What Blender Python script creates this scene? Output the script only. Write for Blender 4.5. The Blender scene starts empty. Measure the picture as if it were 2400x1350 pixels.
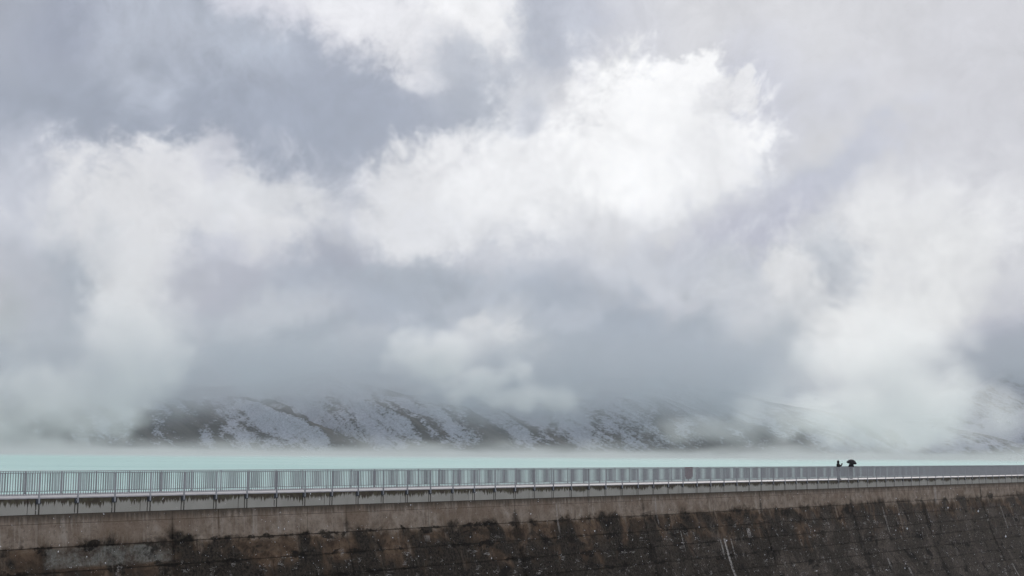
import bpy, bmesh, math, random
import numpy as np
from mathutils import Vector, Matrix

random.seed(7); np.random.seed(7)
SC = bpy.context.scene
COL = SC.collection
R = math.radians

# ------------------------------------------------------------------ camera
F_PX, W_PX, H_PX = 3200.0, 2400.0, 1350.0
PITCH, ROLL = 0.1211, 0.0065
CAM_Z = 2.085                       # camera above the crest walkway (walkway = z 0)
_f = Vector((0, math.cos(PITCH), math.sin(PITCH)))
_u = Vector((0, -math.sin(PITCH), math.cos(PITCH)))
_r = Vector((1, 0, 0))
C_R = _r * math.cos(ROLL) + _u * math.sin(ROLL)
C_U = _u * math.cos(ROLL) - _r * math.sin(ROLL)
cam_data = bpy.data.cameras.new('camera')
cam_data.sensor_width = 36.0
cam_data.lens = F_PX / W_PX * 36.0
cam_data.clip_start = 0.1
cam_data.clip_end = 20000
cam = bpy.data.objects.new('camera', cam_data)
M = Matrix((C_R, C_U, -_f)).transposed().to_4x4()
M.translation = (0, 0, CAM_Z)
cam.matrix_world = M
COL.objects.link(cam)
SC.camera = cam


def pix_dir(px, py):
    """direction (unit) of a photograph pixel"""
    return (C_R * ((px - W_PX / 2) / F_PX) + C_U * ((H_PX / 2 - py) / F_PX) + _f).normalized()


def azel(px, py):
    d = pix_dir(px, py)
    return math.atan2(d.x, d.y), math.asin(d.z)


def at_depth(px, py, y):
    """point of the pixel's ray at forward distance y"""
    d = pix_dir(px, py)
    return Vector((0, 0, CAM_Z)) + d * (y / d.y)


# ------------------------------------------------------------------ render settings
SC.view_settings.view_transform = 'Standard'
SC.view_settings.look = 'None'
SC.view_settings.exposure = 0.0
SC.view_settings.gamma = 1.0
SC.view_settings.use_curve_mapping = False
cy = SC.cycles
cy.use_denoising = True
cy.max_bounces = 8
cy.diffuse_bounces = 3
cy.glossy_bounces = 3
cy.volume_bounces = 5
cy.volume_step_rate = 2.5
cy.volume_max_steps = 256
cy.transparent_max_bounces = 12
cy.use_adaptive_sampling = True
cy.adaptive_threshold = 0.02
cy.adaptive_min_samples = 8


def lin(c):
    c = c / 255.0
    return c / 12.92 if c <= 0.04045 else ((c + 0.055) / 1.055) ** 2.4


def srgb(r, g, b):
    return (lin(r), lin(g), lin(b), 1.0)


# ------------------------------------------------------------------ node helper
class NT:
    def __init__(self, tree):
        self.t = tree; self.n = tree.nodes; self.l = tree.links

    def put(self, sock, v):
        if v is None:
            return
        if isinstance(v, bpy.types.NodeSocket):
            self.l.new(v, sock)
        else:
            try:
                sock.default_value = v
            except Exception:
                if isinstance(v, (int, float)):
                    sock.default_value = (v, v, v)
                elif len(v) == 4:
                    sock.default_value = v[:3]
                else:
                    sock.default_value = tuple(v) + (1.0,)

    def math(self, op, a, b=None, c=None, clamp=False):
        n = self.n.new('ShaderNodeMath'); n.operation = op; n.use_clamp = clamp
        self.put(n.inputs[0], a); self.put(n.inputs[1], b); self.put(n.inputs[2], c)
        return n.outputs[0]

    def add(self, a, b): return self.math('ADD', a, b)
    def sub(self, a, b): return self.math('SUBTRACT', a, b)
    def mul(self, a, b): return self.math('MULTIPLY', a, b)

    def vm(self, op, a, b=None, scale=None):
        n = self.n.new('ShaderNodeVectorMath'); n.operation = op
        self.put(n.inputs[0], a)
        if b is not None: self.put(n.inputs[1], b)
        if scale is not None: self.put(n.inputs['Scale'], scale)
        return n.outputs['Value'] if op in ('LENGTH', 'DOT_PRODUCT', 'DISTANCE') else n.outputs['Vector']

    def sep(self, v):
        n = self.n.new('ShaderNodeSeparateXYZ'); self.put(n.inputs[0], v); return n.outputs

    def comb(self, x, y, z):
        n = self.n.new('ShaderNodeCombineXYZ')
        self.put(n.inputs[0], x); self.put(n.inputs[1], y); self.put(n.inputs[2], z)
        return n.outputs[0]

    def noise(self, vec, scale=1.0, detail=4.0, rough=0.5, dist=0.0, color=False, lac=2.0):
        n = self.n.new('ShaderNodeTexNoise'); n.noise_dimensions = '3D'
        self.put(n.inputs['Vector'], vec)
        n.inputs['Scale'].default_value = scale; n.inputs['Detail'].default_value = detail
        n.inputs['Roughness'].default_value = rough; n.inputs['Distortion'].default_value = dist
        n.inputs['Lacunarity'].default_value = lac
        return n.outputs['Color'] if color else n.outputs[0]

    def voro(self, vec, scale=1.0, feature='F1', out='Distance', rnd=1.0):
        n = self.n.new('ShaderNodeTexVoronoi'); n.feature = feature
        self.put(n.inputs['Vector'], vec); n.inputs['Scale'].default_value = scale
        n.inputs['Randomness'].default_value = rnd
        return n.outputs[out]

    def mr(self, v, a, b, c=0.0, d=1.0, smooth=True):
        n = self.n.new('ShaderNodeMapRange'); n.clamp = True
        n.interpolation_type = 'SMOOTHSTEP' if smooth else 'LINEAR'
        self.put(n.inputs[0], v)
        for k, x in zip((1, 2, 3, 4), (a, b, c, d)): self.put(n.inputs[k], x)
        return n.outputs[0]

    def mix(self, fac, a, b, blend='MIX'):
        n = self.n.new('ShaderNodeMix'); n.data_type = 'RGBA'; n.blend_type = blend
        n.clamp_factor = True
        self.put(n.inputs[0], fac); self.put(n.inputs[6], a); self.put(n.inputs[7], b)
        return n.outputs[2]

    def mapping(self, v, loc=(0, 0, 0), rot=(0, 0, 0), scale=(1, 1, 1), kind='POINT'):
        n = self.n.new('ShaderNodeMapping'); n.vector_type = kind
        self.put(n.inputs['Vector'], v)
        if kind != 'NORMAL': n.inputs['Location'].default_value = loc
        n.inputs['Rotation'].default_value = rot; n.inputs['Scale'].default_value = scale
        return n.outputs[0]


# ------------------------------------------------------------------ world: overcast sky with broken cumulus
SUN_EL, SUN_AZ = R(33), R(14)       # azimuth from +Y towards +X
world = bpy.data.worlds.new('World'); SC.world = world
world.use_nodes = True
wt = NT(world.node_tree); wt.n.clear()
tc = wt.n.new('ShaderNodeTexCoord'); D = tc.outputs['Generated']
dx, dy, dz = wt.sep(D)
K = 3200.0
AZ = wt.mul(wt.math('ARCTAN2', dx, dy), K)
EL = wt.mul(wt.math('ARCSINE', dz), K)
P0 = wt.comb(AZ, EL, 0.0)


def nz(L, detail, rough, off, color=False, dist=0.0):
    v = wt.vm('ADD', D, off)
    return wt.noise(v, K / L, detail, rough, dist, color)


def warp(p, L, amp, detail, off, rough=0.5):
    c = wt.vm('SUBTRACT', nz(L, detail, rough, off, True), (0.5, 0.5, 0.5))
    c = wt.vm('MULTIPLY', c, (amp * 2, amp * 2, 0))
    return wt.vm('ADD', p, c)


P1 = warp(P0, 480, 130, 4, (3.1, 0.2, 5.5), .55)
P2 = warp(P1, 170, 120, 8, (7.7, 1.2, 0.5), 0.64)
FB = wt.sub(nz(260, 10, 0.66, (1.7, 4.4, 9.1), dist=.5), 0.5)
FB2 = wt.sub(nz(80, 8, 0.68, (5.7, 2.4, 3.1), dist=.6), 0.5)
RG = wt.math('ABSOLUTE', wt.sub(nz(150, 7, 0.60, (2.2, 9.4, 4.1), dist=.8), 0.5))      # torn filaments
FBW = wt.add(wt.add(wt.mul(FB, 2.1), wt.mul(FB2, .8)), wt.mul(wt.sub(RG, .09), 1.0))

# everywhere: a mid-grey overcast with broad lighter and darker drifts
n_big = nz(1500, 5, 0.5, (0.3, 8.1, 2.2))
n_mid = nz(520, 7, 0.55, (6.3, 1.1, 0.2), dist=0.4)
colr = wt.mix(wt.mr(n_big, 0.35, 0.68), srgb(168, 174, 189), srgb(204, 206, 214))
colr = wt.mix(wt.mul(wt.mr(n_mid, 0.48, 0.75), 0.45), colr, srgb(226, 226, 229))

# (photo x, photo y, radius x, radius y, tilt deg, grey/rgb, opacity, softness 0..2, fine)
G = lambda v: (v, v, v + 2)
BL = [
    (330, 130, 950, 300, 0, (165, 170, 183), .95, 1.1, 0),
    (2080, 230, 800, 470, 0, (216, 216, 220), 1.0, .9, 0),
    (1000, 800, 900, 240, 0, (163, 167, 180), .95, .9, 0),
    (60, 900, 470, 260, 0, (188, 190, 193), .9, 1.1, 0),
    (2330, 480, 300, 480, 0, (209, 209, 215), .9, 1.2, 0),
    (1550, 760, 420, 260, 0, (166, 173, 182), .85, 1.2, 0),
    # upper left dark drift
    (420, 300, 540, 120, 0, (155, 162, 177), .85, 1.2, 0),
    (760, 250, 300, 190, 0, (164, 171, 187), .65, 1.8, 0),
    (160, 60, 70, 90, 20, (155, 161, 178), .7, 1.4, 0),
    (330, 60, 110, 120, 0, (185, 191, 204), .75, 1.4, 1),
    (560, 80, 120, 100, 20, (187, 194, 207), .6, 1.5, 1),
    (400, 40, 26, 60, 0, (165, 171, 184), .6, 1.3, 1),
    (640, 0, 280, 60, -8, (225, 225, 234), .8, 1.5, 1),
    # bright top
    (1000, 75, 330, 95, -14, (226, 226, 232), .92, 1.2, 1),
    (900, 40, 190, 55, -14, (238, 238, 242), .85, 1.0, 1),
    (1140, 45, 110, 75, -10, (245, 245, 247), .95, .7, 1),
    (1010, 130, 90, 50, 0, (226, 226, 230), .6, 1.2, 1),
    (1310, 60, 85, 120, 10, (166, 172, 186), .9, 1.1, 1),
    (1420, 70, 120, 190, 25, (205, 207, 217), .6, 1.6, 0),
    (1150, 230, 120, 95, 0, (170, 176, 188), .75, 1.2, 1),
    (1215, 215, 60, 40, 10, (224, 225, 230), .6, 1.1, 1),
    (1330, 120, 30, 60, 0, (196, 200, 211), .5, 1.2, 1),
    (1770, 270, 110, 150, 10, (203, 205, 217), .75, 1.3, 0),
    (1960, 250, 60, 60, 0, (205, 207, 218), .4, 1.4, 0),
    # central cumulus
    (1230, 560, 470, 130, -8, (208, 210, 218), .9, 1.1, 0),
    (1560, 490, 230, 160, 0, (223, 223, 226), .95, 1.0, 0),
    (1080, 460, 240, 110, 10, (228, 228, 232), .9, 1.0, 1),
    (925, 440, 75, 90, 0, (230, 230, 233), .85, .8, 1),
    (990, 520, 150, 80, 0, (229, 229, 232), .8, .9, 1),
    (1310, 405, 320, 125, 12, (240, 240, 242), .92, 1.0, 1),
    (1375, 260, 140, 85, 15, (236, 236, 239), .8, 1.1, 1),
    (1470, 215, 60, 50, 0, (214, 215, 217), .7, 1.0, 1),
    (1560, 330, 230, 130, -8, (252, 252, 253), 1.0, .7, 1),
    (1655, 235, 95, 75, 0, (251, 251, 252), 1.0, .45, 1),
    (1735, 235, 38, 45, 0, (228, 228, 231), .8, .7, 1),
    (1700, 400, 60, 130, 0, (238, 238, 240), .85, .9, 1),
    (1480, 400, 160, 70, -8, (252, 252, 253), .8, 1.2, 0),
    (1230, 250, 40, 40, 0, (185, 190, 203), .5, 1.2, 1),
    (1260, 500, 120, 60, 0, (238, 238, 240), .4, 1.4, 0),
    # left cumulus
    (40, 500, 130, 150, 0, (200, 203, 214), .8, 1.3, 0),
    (500, 470, 330, 110, 0, (208, 210, 219), .9, 1.1, 1),
    (440, 430, 190, 80, -12, (224, 224, 228), .95, .8, 1),
    (470, 350, 50, 40, -30, (205, 206, 215), .7, 1.0, 1),
    (285, 510, 150, 115, 0, (224, 224, 227), .95, .9, 1),
    (640, 460, 150, 60, 0, (219, 220, 224), .9, .9, 1),
    (600, 555, 110, 62, 0, (228, 228, 231), .9, .9, 1),
    (455, 570, 70, 60, 0, (196, 199, 210), .6, 1.2, 1),
    (310, 630, 110, 190, 8, (225, 225, 228), .95, .8, 1),
    (320, 820, 110, 160, 0, (202, 205, 209), .85, 1.2, 1),
    (155, 690, 110, 140, -25, (161, 169, 180), .85, 1.2, 1),
    (40, 700, 80, 110, 0, (187, 187, 195), .5, 1.4, 1),
    (20, 800, 45, 80, 0, (162, 168, 170), .6, 1.4, 1),
    (240, 930, 260, 110, 0, (196, 199, 201), .8, 1.4, 0),
    (520, 700, 150, 120, 0, (185, 186, 198), .7, 1.4, 1),
    (770, 620, 90, 110, 10, (163, 167, 181), .8, 1.2, 1),
    (780, 720, 90, 70, 0, (185, 186, 197), .5, 1.4, 1),
    (600, 800, 170, 110, 0, (157, 165, 176), .75, 1.3, 1),
    (830, 880, 140, 90, 0, (147, 156, 170), .75, 1.3, 1),
    (960, 680, 180, 60, -6, (159, 167, 178), .8, 1.3, 1),
    # middle and right
    (1900, 440, 190, 62, 22, (187, 191, 203), .75, 1.4, 1),
    (1730, 535, 180, 60, 22, (185, 186, 201), .85, 1.2, 1),
    (1980, 400, 150, 30, 25, (196, 199, 212), .5, 1.3, 1),
    (1650, 620, 130, 60, 0, (183, 188, 198), .6, 1.3, 1),
    (1545, 720, 65, 100, 0, (200, 202, 210), .75, 1.2, 1),
    (1410, 690, 120, 70, 0, (185, 189, 200), .4, 1.4, 1),
    (1610, 790, 60, 80, 0, (153, 162, 174), .7, 1.3, 1),
    (1400, 850, 170, 120, 0, (155, 164, 175), .8, 1.3, 1),
    (1590, 860, 80, 55, 0, (196, 199, 206), .7, 1.1, 1),
    (1660, 930, 60, 70, 0, (165, 169, 182), .5, 1.3, 1),
    (1830, 760, 100, 160, 0, (211, 212, 215), .9, 1.1, 1),
    (1840, 640, 80, 55, 0, (220, 220, 222), .9, .8, 1),
    (1790, 880, 130, 110, 0, (196, 199, 203), .7, 1.3, 1),
    (2190, 560, 230, 130, 0, (222, 222, 225), .9, 1.1, 1),
    (2150, 600, 150, 100, 0, (228, 228, 230), .9, 1.0, 1),
    (2080, 780, 150, 165, 0, (229, 229, 230), .97, .8, 1),
    (2220, 780, 110, 190, 0, (224, 224, 225), .9, .9, 1),
    (2060, 930, 190, 120, 0, (212, 213, 213), .9, 1.2, 1),
    (1965, 650, 36, 80, 20, (183, 188, 197), .7, 1.6, 1),
    (2385, 860, 90, 120, 0, (167, 168, 184), .85, 1.1, 1),
    (1380, 880, 420, 110, 0, (151, 160, 171), .8, 1.2, 1),
    (640, 870, 260, 110, 0, (153, 161, 171), .75, 1.2, 1),
    (1560, 960, 260, 80, 0, (163, 168, 180), .7, 1.3, 1),
    (2060, 960, 190, 90, 0, (206, 208, 209), .8, 1.2, 1),
    # puff over the ridge
    (1090, 830, 150, 70, 20, (212, 213, 216), .9, .9, 1),
    (1000, 790, 70, 40, 0, (206, 208, 213), .7, 1.0, 1),
    (1180, 920, 130, 60, 20, (200, 203, 208), .8, 1.2, 1),
    (1480, 640, 130, 45, -20, (204, 206, 213), .55, 1.2, 1),
    (1300, 700, 160, 40, 10, (189, 193, 203), .5, 1.3, 1),
    (1700, 700, 60, 90, 0, (205, 207, 213), .55, 1.2, 1),
    (640, 720, 120, 40, 15, (204, 207, 213), .5, 1.3, 1),
    (420, 740, 60, 110, 0, (205, 207, 212), .6, 1.2, 1),
    (880, 790, 130, 30, 12, (200, 203, 210), .55, 1.2, 1),
    (700, 900, 160, 40, 5, (185, 190, 197), .45, 1.3, 1),
    (1480, 930, 150, 40, 0, (189, 193, 200), .5, 1.3, 1),
    (1760, 960, 130, 70, 0, (198, 200, 204), .6, 1.3, 1),
    (2110, 820, 130, 130, 0, (233, 233, 233), .9, .8, 1),
    (1075, 820, 120, 55, 18, (217, 218, 220), .9, .7, 1),
    (1230, 930, 90, 35, 15, (205, 207, 211), .7, 1.0, 1),
    (2090, 860, 170, 130, 0, (231, 231, 231), .9, .9, 1),
    (2060, 960, 200, 70, 0, (218, 219, 219), .8, 1.2, 1),
    (1070, 835, 120, 60, 18, (222, 222, 224), .9, .8, 1),
    (300, 700, 90, 120, 6, (223, 224, 226), .8, 1.0, 1),
    (330, 850, 90, 110, 0, (212, 214, 215), .7, 1.2, 1),
    (1500, 800, 260, 60, -24, (158, 166, 180), .6, 1.3, 1),
    (1250, 760, 200, 45, -20, (160, 168, 181), .6, 1.3, 1),
    (820, 690, 170, 45, -20, (164, 171, 184), .6, 1.3, 1),
    (1560, 640, 150, 30, 24, (200, 203, 211), .5, 1.3, 1),
    (1380, 770, 110, 26, 24, (190, 194, 204), .5, 1.3, 1),
    (1110, 700, 120, 28, 20, (186, 191, 201), .5, 1.3, 1),
    (1560, 520, 190, 60, 12, (212, 213, 218), .6, 1.4, 1),
    (1100, 560, 150, 40, -10, (216, 217, 222), .5, 1.4, 1),
]
shade = wt.add(wt.add(1.03, wt.mul(RG, -.30)), wt.add(wt.mul(FB, -0.36), wt.mul(FB2, -0.26)))      # inner billow shading
SHADE = wt.comb(shade, shade, shade)
BASE = colr


def layers(bl):
    colr = BASE
    for (px, py, rx, ry, rot, c, op, soft, fine) in bl:
        a, e = azel(px, py)
        src = wt.n.new('ShaderNodeVectorMath'); src.operation = 'MULTIPLY_ADD'    # ties each layer to the one below
        wt.put(src.inputs[0], colr); wt.put(src.inputs[1], (1e-6, 1e-6, 1e-6)); wt.put(src.inputs[2], P2 if fine else P1)
        src = src.outputs[0]
        rx, ry = rx * 1.12, ry * 1.12
        if rot:
            cr, sr = math.cos(R(rot)), math.sin(R(rot))
            cx_, cy_ = a * K, e * K
            u1 = wt.vm('DOT_PRODUCT', src, (cr / rx, sr / rx, 0)); u2 = wt.vm('DOT_PRODUCT', src, (-sr / ry, cr / ry, 0))
            q = wt.vm('SUBTRACT', wt.comb(u1, u2, 0.0), ((cx_ * cr + cy_ * sr) / rx, (-cx_ * sr + cy_ * cr) / ry, 0))
        else:
            q = wt.n.new('ShaderNodeVectorMath'); q.operation = 'MULTIPLY_ADD'
            wt.put(q.inputs[0], src); wt.put(q.inputs[1], (1 / rx, 1 / ry, 0)); wt.put(q.inputs[2], (-a * K / rx, -e * K / ry, 0))
            q = q.outputs[0]
        dist = wt.math('MULTIPLY_ADD', FBW, 1.0 if fine else 0.45, wt.vm('LENGTH', q))
        al = wt.mr(dist, 1 + soft * .40, max(0.0, 1 - soft * .55), 0.0, op)
        colr = wt.mix(al, colr, srgb(*c))
    colr = wt.mix(1.0, colr, SHADE, 'MULTIPLY')
    bg = wt.n.new('ShaderNodeBackground'); wt.l.new(colr, bg.inputs['Color'])
    return bg.outputs[0]


# away from the frame the sky goes on as plain drifting overcast
RX, RY0, RY1 = 2500.0, -300.0, 1900.0
front = layers(BL)
inx = wt.math('LESS_THAN', wt.math('ABSOLUTE', AZ), RX)
iny = wt.math('LESS_THAN', wt.math('ABSOLUTE', wt.sub(EL, (RY0 + RY1) / 2)), (RY1 - RY0) / 2)
m_all = wt.n.new('ShaderNodeMixShader')
wt.l.new(wt.mul(inx, iny), m_all.inputs[0])
wt.l.new(layers([]), m_all.inputs[1]); wt.l.new(front, m_all.inputs[2])
# below the horizon the world only shows behind the ground
sky = wt.n.new('ShaderNodeTexSky'); sky.sky_type = 'NISHITA'; sky.sun_disc = False
sky.sun_elevation = SUN_EL; sky.sun_rotation = SUN_AZ; sky.altitude = 2200
bg_sky = wt.n.new('ShaderNodeBackground'); bg_sky.inputs['Strength'].default_value = 0.08
wt.l.new(sky.outputs[0], bg_sky.inputs['Color'])
mixs = wt.n.new('ShaderNodeMixShader'); mixs.inputs[0].default_value = 0.97
wt.l.new(bg_sky.outputs[0], mixs.inputs[1]); wt.l.new(m_all.outputs[0], mixs.inputs[2])
wo = wt.n.new('ShaderNodeOutputWorld'); wt.l.new(mixs.outputs[0], wo.inputs['Surface'])
world.cycles.sampling_method = 'MANUAL'; world.cycles.sample_map_resolution = 512

sun_d = bpy.data.lights.new('sun', 'SUN'); sun_d.energy = 1.5; sun_d.angle = R(14)
sun_d.color = (1.0, 0.95, 0.88)
sun = bpy.data.objects.new('sun', sun_d)
sv = Vector((math.sin(SUN_AZ) * math.cos(SUN_EL), math.cos(SUN_AZ) * math.cos(SUN_EL), math.sin(SUN_EL)))
sun.rotation_euler = sv.to_track_quat('Z', 'Y').to_euler()
sun.location = (0, 0, 60)
COL.objects.link(sun)

# ------------------------------------------------------------------ object helpers


def mat(name, build):
    m = bpy.data.materials.new(name); m.use_nodes = True
    m.node_tree.nodes.clear()
    t = NT(m.node_tree)
    out = t.n.new('ShaderNodeOutputMaterial')
    build(t, out, m)
    return m


def principled(t, out, color, rough=0.7, metal=0.0, spec=0.3, normal=None):
    b = t.n.new('ShaderNodeBsdfPrincipled')
    t.put(b.inputs['Base Color'], color); t.put(b.inputs['Roughness'], rough)
    t.put(b.inputs['Metallic'], metal); t.put(b.inputs['Specular IOR Level'], spec)
    if normal is not None: t.l.new(normal, b.inputs['Normal'])
    t.l.new(b.outputs[0], out.inputs['Surface'])
    return b


def bump(t, h, strength=0.5, dist=0.05):
    b = t.n.new('ShaderNodeBump'); b.inputs['Strength'].default_value = strength
    b.inputs['Distance'].default_value = dist; t.l.new(h, b.inputs['Height'])
    return b.outputs[0]


def tag(o, label=None, cat=None, group=None, kind=None):
    if label: o['label'] = label
    if cat: o['category'] = cat
    if group: o['group'] = group
    if kind: o['kind'] = kind
    return o


def empty(name, loc=(0, 0, 0), rz=0.0):
    o = bpy.data.objects.new(name, None); o.location = loc; o.rotation_euler = (0, 0, rz)
    o.empty_display_size = 0.3
    COL.objects.link(o); return o


def link(name, me, m, parent=None):
    o = bpy.data.objects.new(name, me); COL.objects.link(o)
    if m is not None and len(me.materials) == 0: me.materials.append(m)
    if parent is not None: o.parent = parent
    return o


class MB:
    def __init__(self): self.v = []; self.f = []

    def hexa(self, c):
        b = len(self.v); self.v += [tuple(x) for x in c]
        self.f += [tuple(b + i for i in q) for q in
                   ((0, 3, 2, 1), (4, 5, 6, 7), (0, 1, 5, 4), (1, 2, 6, 5), (2, 3, 7, 6), (3, 0, 4, 7))]
        return self

    def box(self, x0, x1, y0, y1, z0, z1):
        return self.hexa([(x0, y0, z0), (x1, y0, z0), (x1, y1, z0), (x0, y1, z0),
                          (x0, y0, z1), (x1, y0, z1), (x1, y1, z1), (x0, y1, z1)])

    def tube(self, pts, rad, n=8):
        pts = [Vector(p) for p in pts]
        rads = rad if isinstance(rad, (list, tuple)) else [rad] * len(pts)
        b = len(self.v)
        for k, p in enumerate(pts):
            d = (pts[min(k + 1, len(pts) - 1)] - pts[max(k - 1, 0)]).normalized()
            up = Vector((0, 0, 1)) if abs(d.z) < .9 else Vector((0, 1, 0))
            a = d.cross(up).normalized(); c = a.cross(d)
            for j in range(n):
                t = 2 * math.pi * j / n
                self.v.append(tuple(p + (a * math.cos(t) + c * math.sin(t)) * rads[k]))
        for k in range(len(pts) - 1):
            for j in range(n):
                self.f.append((b + k * n + j, b + k * n + (j + 1) % n, b + (k + 1) * n + (j + 1) % n, b + (k + 1) * n + j))
        self.f.append(tuple(b + j for j in range(n))[::-1])
        self.f.append(tuple(b + (len(pts) - 1) * n + j for j in range(n)))
        return self

    def mesh(self, name):
        me = bpy.data.meshes.new(name); me.from_pydata(self.v, [], self.f); me.update()
        bm = bmesh.new(); bm.from_mesh(me); bmesh.ops.recalc_face_normals(bm, faces=bm.faces); bm.to_mesh(me); bm.free()
        return me

    def build(self, name, m, parent=None):
        return link(name, self.mesh(name), m, parent)


# ------------------------------------------------------------------ the dam's own frame: x along the crest, y towards the lake, z up
DAM_ANG = 0.8819
DAM_B = Vector((-21.2991, 62.3327, 0))
PITCH_M = 1.9963                   # post spacing
RAIL_H = 1.10
CREST_W = 5.2
FAS_H = 0.76
DXV = Vector((math.cos(DAM_ANG), math.sin(DAM_ANG), 0)); DYV = Vector((-math.sin(DAM_ANG), math.cos(DAM_ANG), 0))
S0, S1 = -32.0, 168.0
WATER_Z = -1.0


def damp(s, t, z): return DAM_B + DXV * s + DYV * t + Vector((0, 0, z))


dam = empty('concrete_dam', DAM_B, DAM_ANG)
tag(dam, 'long weathered concrete dam wall with stained pale crest beam beside the turquoise lake', 'dam')


def dam_coord(t):
    n = t.n.new('ShaderNodeTexCoord'); n.object = dam
    return n.outputs['Object']


# slope of the downstream face: y position of the face at a depth below the crest beam
def face_y(d):
    y = 0.05
    for (a, b, s0, s1) in ((0, 1.5, .06, .12), (1.5, 5.5, .26, .32), (5.5, 9, .42, .52), (9, 40, .55, .55)):
        if d > a:
            e = min(d, b) - a; L = b - a
            y -= s0 * e + (s1 - s0) * e * e / (2 * L)
    return y


def face_hit(px, py):
    """where the pixel's ray meets the downstream face: distance along the dam and depth below the beam"""
    d = pix_dir(px, py); o = Vector((0, 0, CAM_Z)); t = 0.0
    for _ in range(30):
        b = DAM_B + DYV * t
        k = (b - o).dot(DYV) / d.dot(DYV)
        p = o + d * k; dep = -FAS_H - p.z
        t = face_y(max(0, dep))
    return (p - DAM_B).dot(DXV), dep


JOINTS = [-32, -22, -8.2, 7.35, 19.1, 33.9, 48.5, 65.6, 82.1, 98, 114, 131, 149, 168]


def m_wall(t, out, m):
    P = dam_coord(t)
    s, y, z = t.sep(P)
    d = t.sub(-FAS_H, z)                                  # depth below the crest beam
    Q = t.comb(s, 0.0, d)
    rndb = t.n.new('ShaderNodeObjectInfo').outputs['Random']
    blot = t.noise(Q, 0.42, 8, 0.64, 0.6)
    blot2 = t.noise(t.vm('ADD', Q, (31, 7, 5)), 1.3, 9, 0.68, 0.3)
    fine = t.noise(Q, 6.5, 8, 0.75)
    grit = t.noise(t.vm('ADD', Q, (3, 17, 8)), 15, 5, 0.8)
    # runs lean with the slope of the face, so they stay straight down it
    streakv = t.noise(t.mapping(P, scale=(4.2, 0, 0.30)), 1.0, 7, 0.68)
    streak2 = t.noise(t.mapping(P, loc=(40, 0, 3), scale=(1.5, 0, 0.16)), 1.0, 7, 0.66)
    streak3 = t.noise(t.mapping(P, loc=(80, 0, 1), scale=(7.5, 0, 0.55)), 1.0, 6, 0.7)
    # upper lift: tan concrete
    tan = t.mix(t.mr(blot2, .32, .68), (.215, .163, .118, 1), (.41, .338, .265, 1))
    tan = t.mix(t.mul(t.mr(streakv, .50, .72), .7), tan, (.47, .42, .355, 1))
    tan = t.mix(t.mul(t.mr(blot, .47, .64), .75), tan, t.mix(t.mr(fine, .35, .65), (.168, .118, .082, 1), (.30, .225, .16, 1)))
    tan = t.mix(t.mul(t.mr(fine, .52, .68), .75), tan, (.10, .075, .052, 1))
    tan = t.mix(t.mul(t.mr(streak3, .60, .74), .55), tan, (.12, .09, .065, 1))
    # lower lifts: rust-brown under a black crust of lichen
    brown = t.mix(t.mr(blot2, .35, .66), (.064, .044, .030, 1), (.225, .153, .098, 1))
    brown = t.mix(t.mr(streak2, .54, .70), brown, (.30, .245, .19, 1))
    brown = t.mix(t.mul(t.mr(fine, .52, .68), .8), brown, (.035, .028, .02, 1))
    crust = t.mix(t.mr(fine, .34, .66), (.014, .012, .010, 1), (.075, .062, .047, 1))
    far_grey = t.mr(s, 40, 120)
    crust = t.mix(t.mul(far_grey, .6), crust, t.mix(t.mr(fine, .34, .66), (.04, .034, .028, 1), (.165, .138, .108, 1)))
    crust = t.mix(t.mul(t.mr(streak3, .56, .70), .55), crust, (.20, .17, .135, 1))
    lowm = t.add(t.mul(d, .085), t.add(t.mul(blot, 1.5), t.mul(blot2, .75)))
    low = t.mix(t.mr(lowm, 1.17, 1.42), brown, crust)
    low = t.mix(t.mul(t.mr(streak2, .60, .74), t.mul(far_grey, .5)), low, (.24, .20, .155, 1))
    dd = t.add(d, t.mul(t.sub(blot, .5), 2.4))
    dd = t.add(dd, t.add(t.mul(t.sub(rndb, .5), .3), t.mul(t.sub(blot2, .5), 1.1)))
    c = t.mix(t.mr(dd, 1.2, 1.75), tan, low)
    blot3 = t.noise(t.vm('ADD', Q, (61, 3, 15)), .30, 8, .68, .5)
    c = t.mix(t.mul(t.mul(t.mr(blot3, .47, .62), t.mr(s, 20, 75)), t.mul(t.mr(d, 1.6, 2.4), .6)), c, t.mix(t.mr(fine, .34, .66), (.075, .062, .05, 1), (.23, .19, .15, 1)))
    # pale repaired patch
    pat = t.mul(t.mul(t.mr(s, .1, .5), t.mr(s, 7.3, 7.1)), t.mul(t.mr(d, 1.50, 1.62), t.mr(t.add(d, t.mul(blot2, .5)), 2.75, 2.6)))
    c = t.mix(t.mul(pat, t.mr(blot2, .36, .6, .15, .9)), c, t.mix(t.mr(fine, .35, .65), (.12, .115, .095, 1), (.28, .27, .235, 1)))
    # growth hanging along the lift joints
    jd = t.math('MODULO', t.add(d, .70), 1.1)              # 0 at each joint
    jz = t.math('MINIMUM', jd, t.sub(1.1, jd))
    jn = t.noise(t.mapping(P, loc=(7, 0, 2), scale=(.5, 0, .9)), 1.0, 7, .66, .4)
    jw = t.mul(t.mr(jn, .49, .72), .36)
    js = t.mul(t.mr(t.sub(jz, jw), .05, -.05), t.mr(d, .95, 1.25))
    js = t.mul(js, t.mr(fine, .72, .5))
    c = t.mix(t.mul(js, t.mr(s, 25, 85, .88, .4)), c, (.016, .014, .011, 1))
    # damp growth spreading from the vertical block joints
    jv = 99.0
    for q in JOINTS[1:-1]:
        jv = t.math('MINIMUM', jv, t.math('ABSOLUTE', t.sub(s, q)))
    wv = t.mul(t.mul(t.mr(d, .1, 2.2, .08, 1.0), t.mr(t.noise(t.mapping(P, scale=(.25, 0, .9)), 1.0, 7, .68), .38, .68)), .75)
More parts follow.
